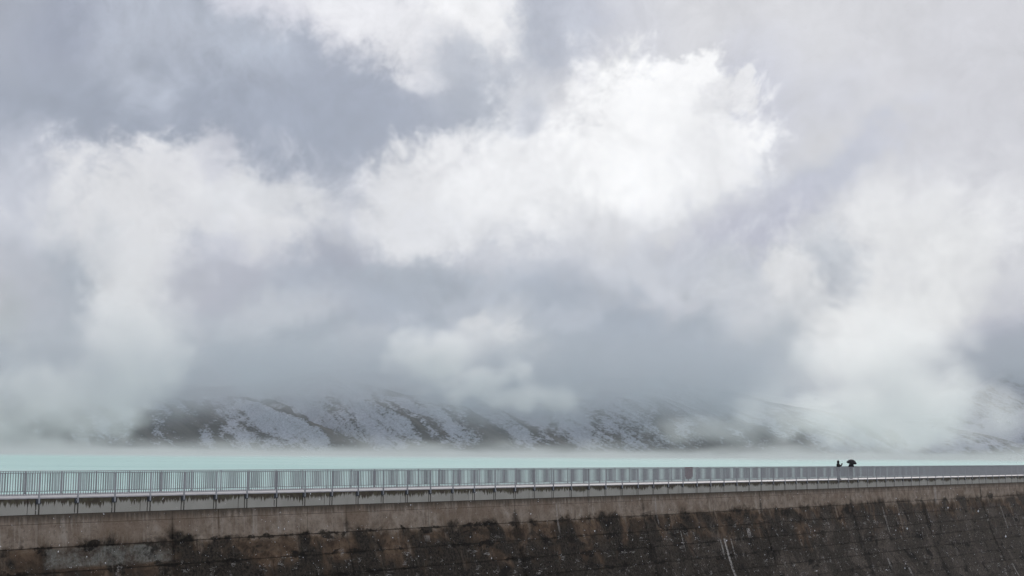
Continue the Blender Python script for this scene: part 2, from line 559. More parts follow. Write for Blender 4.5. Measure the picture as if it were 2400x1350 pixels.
    c = t.mix(t.mul(t.mul(t.mr(t.sub(jv, wv), .16, -.22), t.mr(fine, .78, .45)), .75), c, (.018, .016, .013, 1))
    # dark seep spots
    cell = t.noise(t.mapping(P, scale=(.55, 0, .8)), 1.0, 6, .66, .6)
    spot = t.mul(t.mr(cell, .555, .64), t.mr(d, .9, 1.6))
    c = t.mix(t.mul(spot, .82), c, (.018, .016, .013, 1))
    # pale lime: runs below the joints and crusts along them
    lime = t.mul(t.mr(t.noise(t.mapping(P, loc=(3, 0, 11), scale=(2.6, 0, .40)), 1.0, 8, .72), .665, .72), t.mr(blot2, .44, .58))
    c = t.mix(t.mul(lime, .8), c, (.52, .48, .42, 1))
    # single long lime runs
    for (px, py0, py1, w, k_) in ((1697, 1262, 1420, .20, .9), (1688, 1265, 1300, .14, .7), (1712, 1262, 1310, .12, .6), (1752, 1238, 1256, .28, .7),
                                  (1595, 1245, 1290, .10, .5), (1303, 1180, 1245, .12, .45), (2068, 1188, 1250, .14, .5), (2190, 1140, 1180, .5, .4),
                                  (2345, 1186, 1240, .18, .5), (2372, 1320, 1420, .2, .6), (2130, 1330, 1350, .3, .6), (1535, 1160, 1230, .12, .4),
                                  (2080, 1308, 1330, .25, .5), (1000, 1255, 1262, .3, .5)):
        s_, d_0 = face_hit(px, py0); d_1 = face_hit(px, py1)[1]
        wob = t.mul(t.sub(streakv, .5), w * 2.2)
        mk = t.mul(t.mr(t.math('ABSOLUTE', t.add(t.sub(s, s_), wob)), w, w * .35), t.mul(t.mr(d, d_0 - .05, d_0 + .05), t.mr(d, d_1 + .3, d_1 - .3)))
        c = t.mix(t.mul(t.mul(mk, t.mr(t.math('ADD', fine, t.mul(streak3, .6)), .68, .86)), k_), c, (.55, .52, .47, 1))
    crk = t.noise(t.mapping(P, loc=(0, 0, 5), scale=(.5, 0, 2.6)), 1.0, 7, .68, .8)
    band = t.math('ABSOLUTE', t.sub(crk, .5))
    lim2 = t.mul(t.mul(t.mr(band, .013, .003), t.mr(blot2, .54, .61)), t.mr(d, 2.0, 2.8))
    c = t.mix(t.mul(lim2, .9), c, (.60, .57, .52, 1))
    c = t.mix(t.mul(t.mr(grit, .60, .72), .28), c, (.30, .26, .21, 1))
    c = t.mix(t.mul(t.mr(grit, .42, .32), .6), c, (.02, .017, .014, 1))
    # ragged dark edge right under the beam, of uneven depth
    edge_n = t.noise(t.mapping(P, scale=(5, 0, .2)), 1.0, 5, .6)
    top = t.mul(t.mr(t.add(d, t.mul(edge_n, -.9)), .02, -.42), .85)
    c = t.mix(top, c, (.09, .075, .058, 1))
    # thin form-board line
    fl = t.math('ABSOLUTE', t.sub(d, t.add(.43, t.mul(t.sub(blot, .5), .05))))
    c = t.mix(t.mul(t.mr(fl, .022, .006), .65), c, (.07, .05, .036, 1))
    h = t.add(t.mul(fine, .6), t.add(t.mul(grit, .25), t.mul(blot2, .6)))
    principled(t, out, c, .9, 0, .15, bump(t, h, 1.0, .09))


M_WALL = mat('weathered_concrete', m_wall)


def m_beam(t, out, m):
    P = dam_coord(t); s, y, z = t.sep(P)
    d = t.mul(z, -1.0)
    big = t.noise(P, .8, 5, .55); fine = t.noise(P, 26, 6, .7)
    c = t.mix(t.mr(big, .3, .7), (.35, .335, .285, 1), (.43, .415, .36, 1))
    c = t.mix(t.mul(t.mr(fine, .35, .7), .35), c, (.50, .49, .44, 1))
    # ragged algae curtain hanging from the top edge
    e1 = t.noise(t.mapping(P, scale=(7, 0, .001)), 1.0, 6, .75)
    e2 = t.noise(t.mapping(P, scale=(.55, 0, .001)), 1.0, 3, .5)
    lenx = t.add(t.add(.30, t.mul(t.sub(e1, .5), 1.5)), t.mul(t.sub(e2, .5), .9))
    al = t.mr(t.sub(lenx, d), -.035, .035)
    alg = t.mix(t.mr(t.noise(P, 3.0, 4, .6), .4, .62), (.052, .037, .023, 1), (.085, .074, .040, 1))
    c = t.mix(t.mul(al, .93), c, alg)
    c = t.mix(t.mul(t.mr(d, .09, .0), .8), c, (.055, .042, .03, 1))
    # single long runs
    run = t.noise(t.mapping(P, loc=(9, 0, 0), scale=(9, 0, .12)), 1.0, 3, .7)
    c = t.mix(t.mul(t.mr(run, .655, .70), .75), c, (.12, .10, .065, 1))
    # two dark runs under every post bracket
    ph = t.math('PINGPONG', s, PITCH_M * .5)
    wob = t.mul(t.sub(t.noise(t.mapping(P, scale=(0.3, 0, 5)), 1.0, 3, .6), .5), .045)
    sw = t.math('MODULO', t.add(t.add(s, wob), 200 * PITCH_M + .5 * PITCH_M), PITCH_M)
    sw = t.sub(sw, .5 * PITCH_M)
    r1 = t.math('ABSOLUTE', t.sub(sw, .03)); r2 = t.math('ABSOLUTE', t.add(sw, .13))
    cellr = t.noise(t.mapping(P, scale=(.5, 0, 0)), 1.0, 0, .5)
    endz = t.mr(t.sub(d, t.mul(cellr, 1.5)), .12, -.05)
    rr = t.math('MAXIMUM', t.mul(t.mr(r1, .052, .022), 1.0), t.mul(t.mr(r2, .042, .016), endz))
    c = t.mix(t.mul(t.mul(rr, t.mr(d, .1, .2)), .92), c, (.045, .036, .026, 1))
    principled(t, out, c, .8, 0, .3, bump(t, fine, .35, .02))


M_BEAM = mat('stained_crest_concrete', m_beam)


def m_deck(t, out, m):
    P = dam_coord(t)
    a = t.noise(P, 1.6, 6, .6); b = t.noise(P, 14, 5, .65)
    c = t.mix(t.mr(a, .3, .65), (.36, .345, .34, 1), (.50, .485, .485, 1))
    c = t.mix(t.mul(t.mr(b, .55, .7), .5), c, (.40, .38, .36, 1))
    principled(t, out, c, .6, 0, .4, bump(t, b, .3, .01))


M_DECK = mat('slushy_walkway', m_deck)


def m_core(t, out, m):
    P = dam_coord(t)
    c = t.mix(t.noise(P, 3, 5, .6), (.02, .018, .015, 1), (.05, .042, .034, 1))
    principled(t, out, c, .9, 0, .1)


M_CORE = mat('damp_joint', m_core)


def m_galv(t, out, m):
    P = dam_coord(t)
    a = t.noise(P, 6, 4, .6); o = t.n.new('ShaderNodeObjectInfo').outputs['Random']
    v = t.add(t.mul(a, .35), t.mul(o, .35))
    c = t.mix(t.mr(v, .15, .55), (.29, .298, .305, 1), (.43, .437, .445, 1))
    principled(t, out, c, .5, .1, .4)


M_GALV = mat('galvanised_steel', m_galv)
M_BRK = mat('dark_bracket_steel', lambda t, o, m: principled(
    t, o, t.mix(t.noise(dam_coord(t), 9, 5, .6), (.035, .04, .047, 1), (.08, .088, .098, 1)), .55, .3, .4))

# ---- blocks of the downstream face
ROWS = [0.0, 1.5]
while ROWS[-1] < 15.5: ROWS.append(ROWS[-1] + 1.1)
FIRST = {7.35: [10.2, 16.2], 19.1: [25.8], 33.9: [41.0], 48.5: [57.5], 65.6: [74]}
GAP = 0.022


def block_mesh(a, b, d0, d1, proud):
    g = GAP / 2; ch = 0.018; dep = 0.22
    def pt(s, d, off): return (s, face_y(d) - proud + off, -FAS_H - d)
    v = [pt(a + g + ch, d0 + g + ch, 0), pt(b - g - ch, d0 + g + ch, 0), pt(b - g - ch, d1 - g - ch, 0), pt(a + g + ch, d1 - g - ch, 0),
         pt(a + g, d0 + g, ch), pt(b - g, d0 + g, ch), pt(b - g, d1 - g, ch), pt(a + g, d1 - g, ch),
         pt(a + g, d0 + g, dep), pt(b - g, d0 + g, dep), pt(b - g, d1 - g, dep), pt(a + g, d1 - g, dep)]
    f = [(0, 1, 2, 3)]
    for o in (0, 4):
        for k in range(4):
            f.append((o + k, o + 4 + k, o + 4 + (k + 1) % 4, o + (k + 1) % 4))
    f.append((8, 11, 10, 9))
    me = bpy.data.meshes.new('concrete_block'); me.from_pydata(v, [], f); me.update()
    bm = bmesh.new(); bm.from_mesh(me); bmesh.ops.recalc_face_normals(bm, faces=bm.faces); bm.to_mesh(me); bm.free()
    return me


rnd = random.Random(11)
for k in range(len(ROWS) - 1):
    for j in range(len(JOINTS) - 1):
        a, b = JOINTS[j], JOINTS[j + 1]
        if k == 0:
            cuts = FIRST.get(a, [])
        else:
            cuts = [a + (b - a) * rnd.uniform(.3, .7)] if rnd.random() < .58 else []
        ed = [a] + list(cuts) + [b]
        for p, q in zip(ed[:-1], ed[1:]):
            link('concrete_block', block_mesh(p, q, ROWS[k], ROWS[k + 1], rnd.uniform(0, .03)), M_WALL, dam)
core = MB()
ds = ROWS + [22, 30]
prev = None
for k in range(len(ds) - 1):
    d0, d1 = ds[k], ds[k + 1]
    y0, y1 = face_y(d0) + .05, face_y(d1) + .05
    core.hexa([(S0, y1, -FAS_H - d1), (S1, y1, -FAS_H - d1), (S1, CREST_W, -FAS_H - d1), (S0, CREST_W, -FAS_H - d1),
               (S0, y0, -FAS_H - d0), (S1, y0, -FAS_H - d0), (S1, CREST_W, -FAS_H - d0), (S0, CREST_W, -FAS_H - d0)])
core.build('core', M_CORE, dam)
# ---- crest beam in 6 m lengths
L6 = 3 * PITCH_M
k = -6
while True:
    a = -0.54 + k * L6; b = a + L6
    if a > S1 - 1: break
    MB().box(a + .018, b - .018, 0.0, .45, -FAS_H, -.03).build('crest_beam', M_BEAM, dam)
    k += 1
MB().box(S0, S1, .03, CREST_W, -FAS_H + .01, -.05).build('crest_slab', M_CORE, dam)
MB().box(S0, S1, -.04, CREST_W + .04, -.05, 0).build('walkway', M_DECK, dam)

# ------------------------------------------------------------------ railings


def railing(name, label, y, shift, near):
    rt = empty(name, damp(0, y, 0), DAM_ANG)
    tag(rt, label, 'railing')
    s_lo, s_hi = -7, 84
    ps = [i * PITCH_M + shift for i in range(s_lo, s_hi)]
    pm = MB().box(-.035, .035, -.025, .025, -.0 if not near else -.26, RAIL_H - .012).mesh('post')
    pm.materials.append(M_GALV)
    base = MB().box(-.085, .085, .03, .115, -.30, -.005)
    base.box(-.15, -.05, .045, .10, -.30, -.02)
    bk = MB().box(-.15, .08, -.008, .031, -.30, -.04)
    bk.box(-.13, -.09, -.03, -.0085, -.12, -.08).box(-.13, -.09, -.03, -.0085, -.26, -.22)
    bm_ = bk.mesh('bracket'); bm_.materials.append(M_BRK)
    fm = MB().box(-.08, .08, -.07, .07, 0, .012).mesh('foot_plate'); fm.materials.append(M_BRK)
    for s in ps:
        o = link('post', pm, None, rt); o.location = (s, 0, 0)
        if near:
            o = link('bracket', bm_, None, rt); o.location = (s, 0, 0)
        else:
            o = link('foot_plate', fm, None, rt); o.location = (s, 0, 0)
    lo, hi = ps[0] - .1, ps[-1] + .1
    MB().box(lo, hi, -.03, .03, RAIL_H - .014, RAIL_H + .022).build('top_rail', M_GALV, rt)
    MB().box(lo, hi, -.02, .02, .10, .135).build('bottom_rail', M_GALV, rt)
    barm = MB().box(-.009, .009, -.021, .021, .13, RAIL_H - .01).mesh('baluster'); barm.materials.append(M_GALV)
    nb = 15; cnt = 0
    rest = MB()
    order = [i for i in range(len(ps) - 1)]
    for i in order:
        for j in range(1, nb):
            s = ps[i] + PITCH_M * j / nb
            if s < -5: 
                rest.box(s - .009, s + .009, -.021, .021, .13, RAIL_H - .01); continue
            if cnt < 300:
                o = link('baluster', barm, None, rt); o.location = (s, 0, 0); cnt += 1
            else:
                rest.box(s - .009, s + .009, -.021, .021, .13, RAIL_H - .01)
    o = rest.build('baluster_row', M_GALV, rt); o['kind'] = 'stuff'
    return rt


railing('guard_railing', 'grey steel railing with vertical bars bolted to the stained crest beam', -.03, 0.0, True)
railing('guard_railing', 'grey steel railing on the lake side of the walkway, behind the bracketed one', CREST_W - .1, 0.38, False)

# ------------------------------------------------------------------ lake
lake = MB(); lk = []
a0 = damp(-2500, CREST_W, WATER_Z); a1 = damp(2500, CREST_W, WATER_Z)


def m_water(t, out, m):
    g = t.n.new('ShaderNodeNewGeometry').outputs['Position']
    n1 = t.noise(t.mapping(g, scale=(.01, .01, .01)), 1.0, 4, .5)
    c = t.mix(t.mr(n1, .3, .7), (.49, .695, .65, 1), (.56, .745, .705, 1))
    st = t.noise(t.mapping(g, scale=(.004, .03, .01)), 1.0, 5, .6)
    c = t.mix(t.mul(t.mr(st, .5, .7), .5), c, (.62, .76, .73, 1))
    c = t.mix(t.mul(t.mr(st, .45, .3), .4), c, (.38, .60, .56, 1))
    w = t.noise(t.mapping(g, scale=(1.2, 1.2, 1.2)), 1.0, 5, .6)
    principled(t, out, c, .7, 0, .04, bump(t, w, .25, .05))


M_WATER = mat('glacial_water', m_water)
me = bpy.data.meshes.new('lake')
far = [a0, a1, a1 + DYV * 6500, a0 + DYV * 6500]
me.from_pydata([tuple(p) for p in far], [], [(0, 1, 2, 3)])
tag(link('lake', me, M_WATER), 'milky turquoise reservoir lake behind the dam', 'lake', kind='structure')

# ------------------------------------------------------------------ valley ground on the dry side (under and behind the camera)


def m_ground(t, out, m):
    g = t.n.new('ShaderNodeNewGeometry').outputs['Position']
    a = t.noise(g, .15, 7, .6); b = t.noise(g, 2.0, 6, .65)
    c = t.mix(t.mr(a, .4, .6), (.06, .05, .035, 1), (.16, .145, .12, 1))
    c = t.mix(t.mr(b, .40, .52), c, (.66, .68, .72, 1))
    principled(t, out, c, .9, 0, .2, bump(t, b, .6, .3))


M_GROUND = mat('stony_valley', m_ground)
N = 90
gx = np.linspace(-1, 1, N); gx = np.sign(gx) * (np.abs(gx) ** 2.2) * 4000
V = []; Fc = []
for i in range(N):
    for j in range(N):
        s = gx[i] + 60; tt = -(((j / (N - 1)) ** 2.0) * 4000) + 3.0
        p = damp(s, tt, 0)
        rr = math.hypot(p.x, p.y + 6)
        z = -24 + 22.6 * math.exp(-(rr / 22.0) ** 2) + min(230, max(0, (-tt - 250)) * .10) + 1.2 * math.sin(p.x * .05) * math.cos(p.y * .043)
        V.append((p.x, p.y, z))
for i in range(N - 1):
    for j in range(N - 1):
        a = i * N + j; Fc.append((a, a + 1, a + N + 1, a + N))
me = bpy.data.meshes.new('ground'); me.from_pydata(V, [], Fc); me.update()
tag(link('ground', me, M_GROUND), 'stony valley ground below the dam', 'ground', kind='structure')

# ------------------------------------------------------------------ snow-dusted hills across the lake


def vnoise(x, y, seed):
    rs = np.random.RandomState(seed); tab = rs.rand(256, 256) * 2 - 1
    xi = np.floor(x).astype(int); yi = np.floor(y).astype(int); fx = x - xi; fy = y - yi
    fx = fx * fx * fx * (fx * (fx * 6 - 15) + 10); fy = fy * fy * fy * (fy * (fy * 6 - 15) + 10)
    g = lambda a, b: tab[a % 256, b % 256]
    return (g(xi, yi) * (1 - fx) + g(xi + 1, yi) * fx) * (1 - fy) + (g(xi, yi + 1) * (1 - fx) + g(xi + 1, yi + 1) * fx) * fy


def fbm(x, y, seed, o=5, rough=.5):
    s = 0; a = 1
    for k in range(o):
        s = s + a * vnoise(x * 2 ** k, y * 2 ** k, seed + k); a *= rough
    return s


def ridged(x, y, seed, o=4):
    s = 0; a = 1
    for k in range(o):
        s = s + a * (1 - 2 * np.abs(vnoise(x * 2 ** k, y * 2 ** k, seed + k))); a *= .5
    return s


def terrain(name, X, Y, Z, m):
    ny, nx = X.shape
    co = np.stack([X, Y, Z], -1).reshape(-1, 3)
    i = np.arange(nx * ny).reshape(ny, nx)
    q = np.stack([i[:-1, :-1], i[:-1, 1:], i[1:, 1:], i[1:, :-1]], -1).reshape(-1, 4)
    me = bpy.data.meshes.new(name)
    me.vertices.add(len(co)); me.vertices.foreach_set('co', co.ravel().astype(np.float32))
    me.loops.add(q.size); me.loops.foreach_set('vertex_index', q.ravel().astype(np.int32))
    me.polygons.add(len(q)); me.polygons.foreach_set('loop_start', np.arange(0, q.size, 4, dtype=np.int32))
    me.update(calc_edges=True); me.validate()
    me.polygons.foreach_set('use_smooth', np.ones(len(q), bool))
    return link(name, me, m)


def m_hill(t, out, m):
    g = t.n.new('ShaderNodeNewGeometry'); P = g.outputs['Position']
    x, y, z = t.sep(P)
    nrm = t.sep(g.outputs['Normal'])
    G = t.comb(t.add(x, t.mul(z, 1.5)), t.mul(z, .35), t.mul(y, .12))   # runs down to the right with the spurs
    big = t.noise(G, .016, 5, .6, .4)
    mid = t.noise(G, .06, 6, .65, .5)
    fine = t.noise(t.comb(x, z, y), .30, 6, .7)
    spk = t.noise(t.comb(t.add(x, z), t.mul(z, 1.2), y), .16, 7, .78)
    # scrub and rock showing through the snow, plus painted shade on the spurs
    a = t.add(t.mul(big, .8), t.add(t.mul(mid, .7), t.mul(spk, 1.2)))
    a = t.add(a, t.mr(nrm[0], -.30, .42, -.22, .27, False))  # right-hand spur faces darkened: their shade is put into the colour
    a = t.add(a, t.mr(z, 18, 0, 0, .18))
    a = t.sub(a, t.mr(x, 350, 650, 0, .17))
    a = t.add(a, t.mul(t.sub(fine, .5), .9))
    cover_shade = t.mr(a, 1.16, 1.42)
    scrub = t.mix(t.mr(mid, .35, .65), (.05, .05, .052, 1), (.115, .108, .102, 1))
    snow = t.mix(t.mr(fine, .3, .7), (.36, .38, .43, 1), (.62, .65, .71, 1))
    c = t.mix(cover_shade, snow, scrub)
    c = t.mix(t.mr(z, 3.5, .5), c, (.10, .095, .085, 1))
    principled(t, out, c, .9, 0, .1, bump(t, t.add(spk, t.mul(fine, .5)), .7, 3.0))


M_HILL = mat('snow_scrub_shade', m_hill)
xs = np.arange(-1500, 1500, 5.5); tsd = np.r_[np.arange(-40, 460, 5.0), np.arange(460, 900, 20.0)]
X, T = np.meshgrid(xs, tsd)
shore = 1900 + 70 * fbm(X / 420, X * 0 + 3.3, 21, 4) + np.clip(-X - 500, 0, 900) * -.25
Y = shore + T
Tp = np.clip(T, 0, None)
g = X + .62 * Tp + 26 * fbm(X / 140, Tp / 140, 71, 3)
rg = ridged(g / 135 + 4.3, Tp / 700 + .2, 5, 4)
rg2 = ridged(g / 48 + 1.3, Tp / 190 + 7.2, 15, 3)
Z = Tp * (.42 + .10 * fbm(X / 300, Tp / 300, 33, 3)) + np.clip(Tp / 120, 0, 1) * (rg * 24 + rg2 * 5.5) + fbm(X / 28, Tp / 28, 51, 4, .6) * 3.0 * np.clip(Tp / 30, 0, 1)
cap = 135 + 30 * fbm(X / 330, X * 0 + 1.5, 61, 3)
cap = cap * np.clip((760 - X) / 520, 0.0, 1) ** .8 + 6
sm = np.clip((X + 640) / 260, 0, 1); cap = cap * (.88 + .12 * sm * sm * (3 - 2 * sm))
Z = cap * (1 - np.exp(-np.clip(Z, 0, None) / cap)) * 1.12 + np.minimum(T, 0) * .5 + WATER_Z - .3 + np.clip(Tp, 0, 8) * .25
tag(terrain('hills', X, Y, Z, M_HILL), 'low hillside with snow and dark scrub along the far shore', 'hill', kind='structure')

xs = np.arange(200, 2300, 9.0); tsd = np.arange(-60, 1100, 10.0)
X, T = np.meshgrid(xs, tsd)
Y = 2400 + T - .15 * (X - 700)
Tp = np.clip(T, 0, None)
g = X - 1.0 * Tp
Z = np.clip((X - 470) * .25 + 22, 0, 290) * np.clip(Tp / 420, 0, 1) ** .8 + np.clip(Tp / 150, 0, 1) * (ridged(g / 260 + 2.2, Tp / 800, 77, 4) * 20 + ridged(g / 80, Tp / 300, 87, 3) * 5)
Z = Z + fbm(X / 30, Tp / 30, 91, 4) * 2.5 * np.clip(Tp / 30, 0, 1) + np.minimum(T, 0) * .5 + WATER_Z - .3
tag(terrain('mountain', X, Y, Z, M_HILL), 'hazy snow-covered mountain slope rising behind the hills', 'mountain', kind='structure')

# ------------------------------------------------------------------ things on the walkway


def dam_s(px, t, py=1110):
    """distance along the dam where the pixel's ray crosses the line at y = t"""
    d = pix_dir(px, py); b = DAM_B + DYV * t
    # b + DXV*s = k*d (plan)
    det = DXV.x * (-d.y) + d.x * DXV.y
    return ((-b.x) * (-d.y) - (-d.x) * (-b.y)) / det


def plain(name, c, rough=.7, metal=0., spec=.3, sc=12.0, amt=.25):
    def b(t, out, m):
        co = t.n.new('ShaderNodeTexCoord').outputs['Object']
        n = t.noise(co, sc, 5, .6)
        lo = tuple(x * (1 - amt) for x in c[:3]) + (1,); hi = tuple(min(1, x * (1 + amt)) for x in c[:3]) + (1,)
        principled(t, out, t.mix(t.mr(n, .3, .7), lo, hi), rough, metal, spec)
    return mat(name, b)


M_RED = plain('faded_red_sheet', (.16, .045, .045), .6, 0, .3, 3.0, .3)
M_BLACKCLOTH = plain('black_cloth', (.012, .012, .013), .85, 0, .2)
M_COAT = plain('charcoal_coat', (.022, .022, .026), .85, 0, .2)
M_TROUSER = plain('slate_trousers', (.07, .075, .09), .85, 0, .2)
M_SKIN = plain('skin', (.42, .27, .20), .6, 0, .3)
M_HAIR = plain('dark_hair', (.02, .016, .013), .6, 0, .4)
M_PHONE = plain('black_glass', (.01, .01, .012), .2, 0, .5)
M_UMB = plain('black_umbrella_cloth', (.012, .013, .014), .6, 0, .4)
M_SNOW = plain('snow_flake', (.85, .86, .88), .8, 0, .2)
M_JEAN = plain('grey_tights', (.10, .10, .11), .85, 0, .2)

# red panel tied to the lake-side railing
tB = CREST_W - .1 - .07
sB = dam_s(1615, tB)
brd = empty('railing_panel', damp(sB, tB, 0), DAM_ANG)
tag(brd, 'faded dark red panel fixed to the lake-side railing', 'panel')
MB().box(-.58, .58, -.008, .008, .30, 1.09).build('sheet', M_RED, brd)
MB().box(-.46, .42, -.009, .009, .17, .298).build('lower_sheet', M_RED, brd)
MB().box(-.20, -.14, -.02, .02, 0.0, .168).build('foot', M_RED, brd)
for cx in (-.5, .5):
    for cz in (.4, 1.0):
        MB().box(cx - .02, cx + .02, -.006, .075, cz - .015, cz + .015).build('clamp', M_BRK, brd)


def skin_mesh(name, nodes, edges, m, parent, sub=2):
    me = bpy.data.meshes.new(name)
    me.from_pydata([n[0] for n in nodes], edges, []); me.update()
    o = link(name, me, m, parent)
    o.modifiers.new('skin', 'SKIN').use_smooth_shade = True
    sv = me.skin_vertices[0].data if me.skin_vertices else None
    if sv is None:
        bm = bmesh.new(); bm.from_mesh(me); bm.verts.layers.skin.verify(); bm.to_mesh(me); bm.free()
        sv = me.skin_vertices[0].data
    for k, n in enumerate(nodes):
        r = n[1]; sv[k].radius = (r, r) if not isinstance(r, tuple) else r
        sv[k].use_root = (k == 0)
    ss = o.modifiers.new('smooth', 'SUBSURF'); ss.levels = sub; ss.render_levels = sub
    return o


def head_mesh(name, c, r, m, parent, face):
    bm = bmesh.new(); bmesh.ops.create_uvsphere(bm, u_segments=20, v_segments=14, radius=1)
    fx, fy = face
    for v in bm.verts:
        p = v.co; f = p.x * fx + p.y * fy; sd = -p.x * fy + p.y * fx
        w = .80 - .14 * max(0, -p.z)
        nose = .16 * math.exp(-((sd / .16) ** 2 + ((p.z + .12) / .2) ** 2)) if f > .3 else 0
        eye = -.06 * math.exp(-(((abs(sd) - .32) / .15) ** 2 + ((p.z - .05) / .12) ** 2)) if f > .3 else 0
        f2 = f * (.92 + nose + eye); s2 = sd * w
        v.co = Vector((c[0] + (f2 * fx - s2 * fy) * r, c[1] + (f2 * fy + s2 * fx) * r, c[2] + p.z * r * 1.18))
    for sgn in (-1, 1):
        e = bmesh.ops.create_uvsphere(bm, u_segments=8, v_segments=6, radius=r * .22)['verts']
        for v in e:
            v.co = Vector((v.co.x * .8 + c[0] - fy * sgn * r * .8, v.co.y * .8 + c[1] + fx * sgn * r * .8, v.co.z * 1.4 + c[2] - .02))
    me = bpy.data.meshes.new(name); bm.to_mesh(me); bm.free()
    for p in me.polygons: p.use_smooth = True
    return link(name, me, m, parent)


def hand(b, wrist, dirv, side, grip):
    """palm and five bent fingers, added to mesh builder b"""
    w = Vector(wrist); d = Vector(dirv).normalized(); sd = Vector(side).normalized(); g = Vector(grip).normalized()
    b.tube([w, w + d * .04, w + d * .085], [.024, .038, .036], 8)
    for k, (o, L) in enumerate(((-.028, .062), (-.009, .072), (.010, .068), (.028, .054))):
        p = w + d * .08 + sd * o
        b.tube([p, p + d * L * .5 + g * .006, p + d * L * .75 + g * L * .5], [.009, .0085, .007], 6)
    p = w + d * .025 + sd * -.03
    b.tube([p, p - sd * .028 + d * .028 + g * .012, p - sd * .03 + d * .055 + g * .03], [.011, .010, .008], 6)


def shoe(parent, x, y, ang, m):
    b = MB(); c, s_ = math.cos(ang), math.sin(ang)
    prof = [(-.09, .035, .0, .10), (-.05, .042, 0, .10), (.04, .046, 0, .085), (.11, .048, 0, .06), (.165, .036, 0, .045), (.185, .012, .01, .03)]
    for (u, w, z0, z1) in prof:
        for (vv, z) in ((-w, z0), (w, z0), (w * .8, z1), (-w * .8, z1)):
            b.v.append((x + u * c - vv * s_, y + u * s_ + vv * c, z))
    for k in range(len(prof) - 1):
        for j in range(4):
            b.f.append((k * 4 + j, k * 4 + (j + 1) % 4, k * 4 + 4 + (j + 1) % 4, k * 4 + 4 + j))
    b.f.append((0, 1, 2, 3)); b.f.append(tuple(len(b.v) - 4 + j for j in (3, 2, 1, 0)))
    return b.build('shoe', m, parent)


# --- person taking a picture (faces along the walkway, local +x)
s1p = dam_s(1965, .42)
p1 = empty('person', damp(s1p, .42, 0), R(4))
tag(p1, 'person in a hooded black jacket holding up a phone with both hands', 'person')
H = 1.66
n = [((0, 0, .92), .13), ((0, 0, 1.10), .125), ((.01, 0, 1.30), .145), ((.0, 0, 1.42), .085), ((.01, 0, 1.49), .055),
     ((0, .09, .88), .088), ((.02, .10, .48), .062), ((-.02, .10, .09), .045),
     ((0, -.09, .88), .088), ((.03, -.10, .48), .062), ((.03, -.10, .09), .045),
     ((.0, .18, 1.38), .068), ((.12, .20, 1.17), .052), ((.32, .10, 1.31), .038),
     ((.0, -.18, 1.38), .068), ((.12, -.20, 1.17), .052), ((.32, -.10, 1.31), .038)]
ed = [(0, 1), (1, 2), (2, 3), (3, 4), (0, 5), (5, 6), (6, 7), (0, 8), (8, 9), (9, 10), (2, 11), (11, 12), (12, 13), (2, 14), (14, 15), (15, 16)]
body1 = skin_mesh('body', n, ed, M_SKIN, p1)
# jacket and trousers as clothing over the body
jn = [((0, 0, .80), .165), ((0, 0, .95), .165), ((0, 0, 1.12), .16), ((.01, 0, 1.31), .18), ((.0, 0, 1.44), .12), ((.0, 0, 1.50), .085),
      ((.0, .19, 1.385), .088), ((.12, .21, 1.165), .074), ((.30, .115, 1.295), .056),
      ((.0, -.19, 1.385), .088), ((.12, -.21, 1.165), .074), ((.30, -.115, 1.295), .056)]
je = [(0, 1), (1, 2), (2, 3), (3, 4), (4, 5), (3, 6), (6, 7), (7, 8), (3, 9), (9, 10), (10, 11)]
skin_mesh('jacket', jn, je, M_BLACKCLOTH, p1)
tn = [((0, 0, .93), .145), ((0, .095, .86), .105), ((.02, .10, .48), .083), ((-.02, .10, .10), .068),
      ((0, -.095, .86), .105), ((.03, -.10, .48), .083), ((.03, -.10, .10), .068)]
te = [(0, 1), (1, 2), (2, 3), (0, 4), (4, 5), (5, 6)]
skin_mesh('trousers', tn, te, M_TROUSER, p1)
head_mesh('head', (.03, 0, 1.575), .098, M_SKIN, p1, (1, 0))
hb = bmesh.new(); bmesh.ops.create_uvsphere(hb, u_segments=20, v_segments=14, radius=.135)
bmesh.ops.delete(hb, geom=[v for v in hb.verts if v.co.x > .085 and abs(v.co.z) < .085], context='VERTS')
for v in hb.verts: v.co = Vector((v.co.x * .92 + .01, v.co.y * .92, v.co.z * 1.12 + 1.57))
hm = bpy.data.meshes.new('hood'); hb.to_mesh(hm); hb.free()
for p in hm.polygons: p.use_smooth = True
ho = link('hood', hm, M_BLACKCLOTH, p1); sd_ = ho.modifiers.new('thick', 'SOLIDIFY'); sd_.thickness = .015
hd = MB()
hand(hd, (.33, .095, 1.32), (.25, -.15, .95), (1, 0, -.2), (0, -1, 0))
hand(hd, (.33, -.095, 1.32), (.25, .15, .95), (1, 0, -.2), (0, 1, 0))
hd.build('gloves', M_BLACKCLOTH, p1)
shoe(p1, -.02, .10, 0, M_BLACKCLOTH); shoe(p1, .04, -.10, 0, M_BLACKCLOTH)
ph = MB().box(-.006, .006, -.078, .078, -.038, .038).build('phone', M_PHONE)
ph.location = damp(s1p, .42, 0) + Vector((.375 * math.cos(R(4)), .375 * math.sin(R(4)), 1.44)); ph.rotation_euler = (0, R(-8), R(4))
tag(ph, 'dark phone held up between both hands of the hooded person', 'phone')

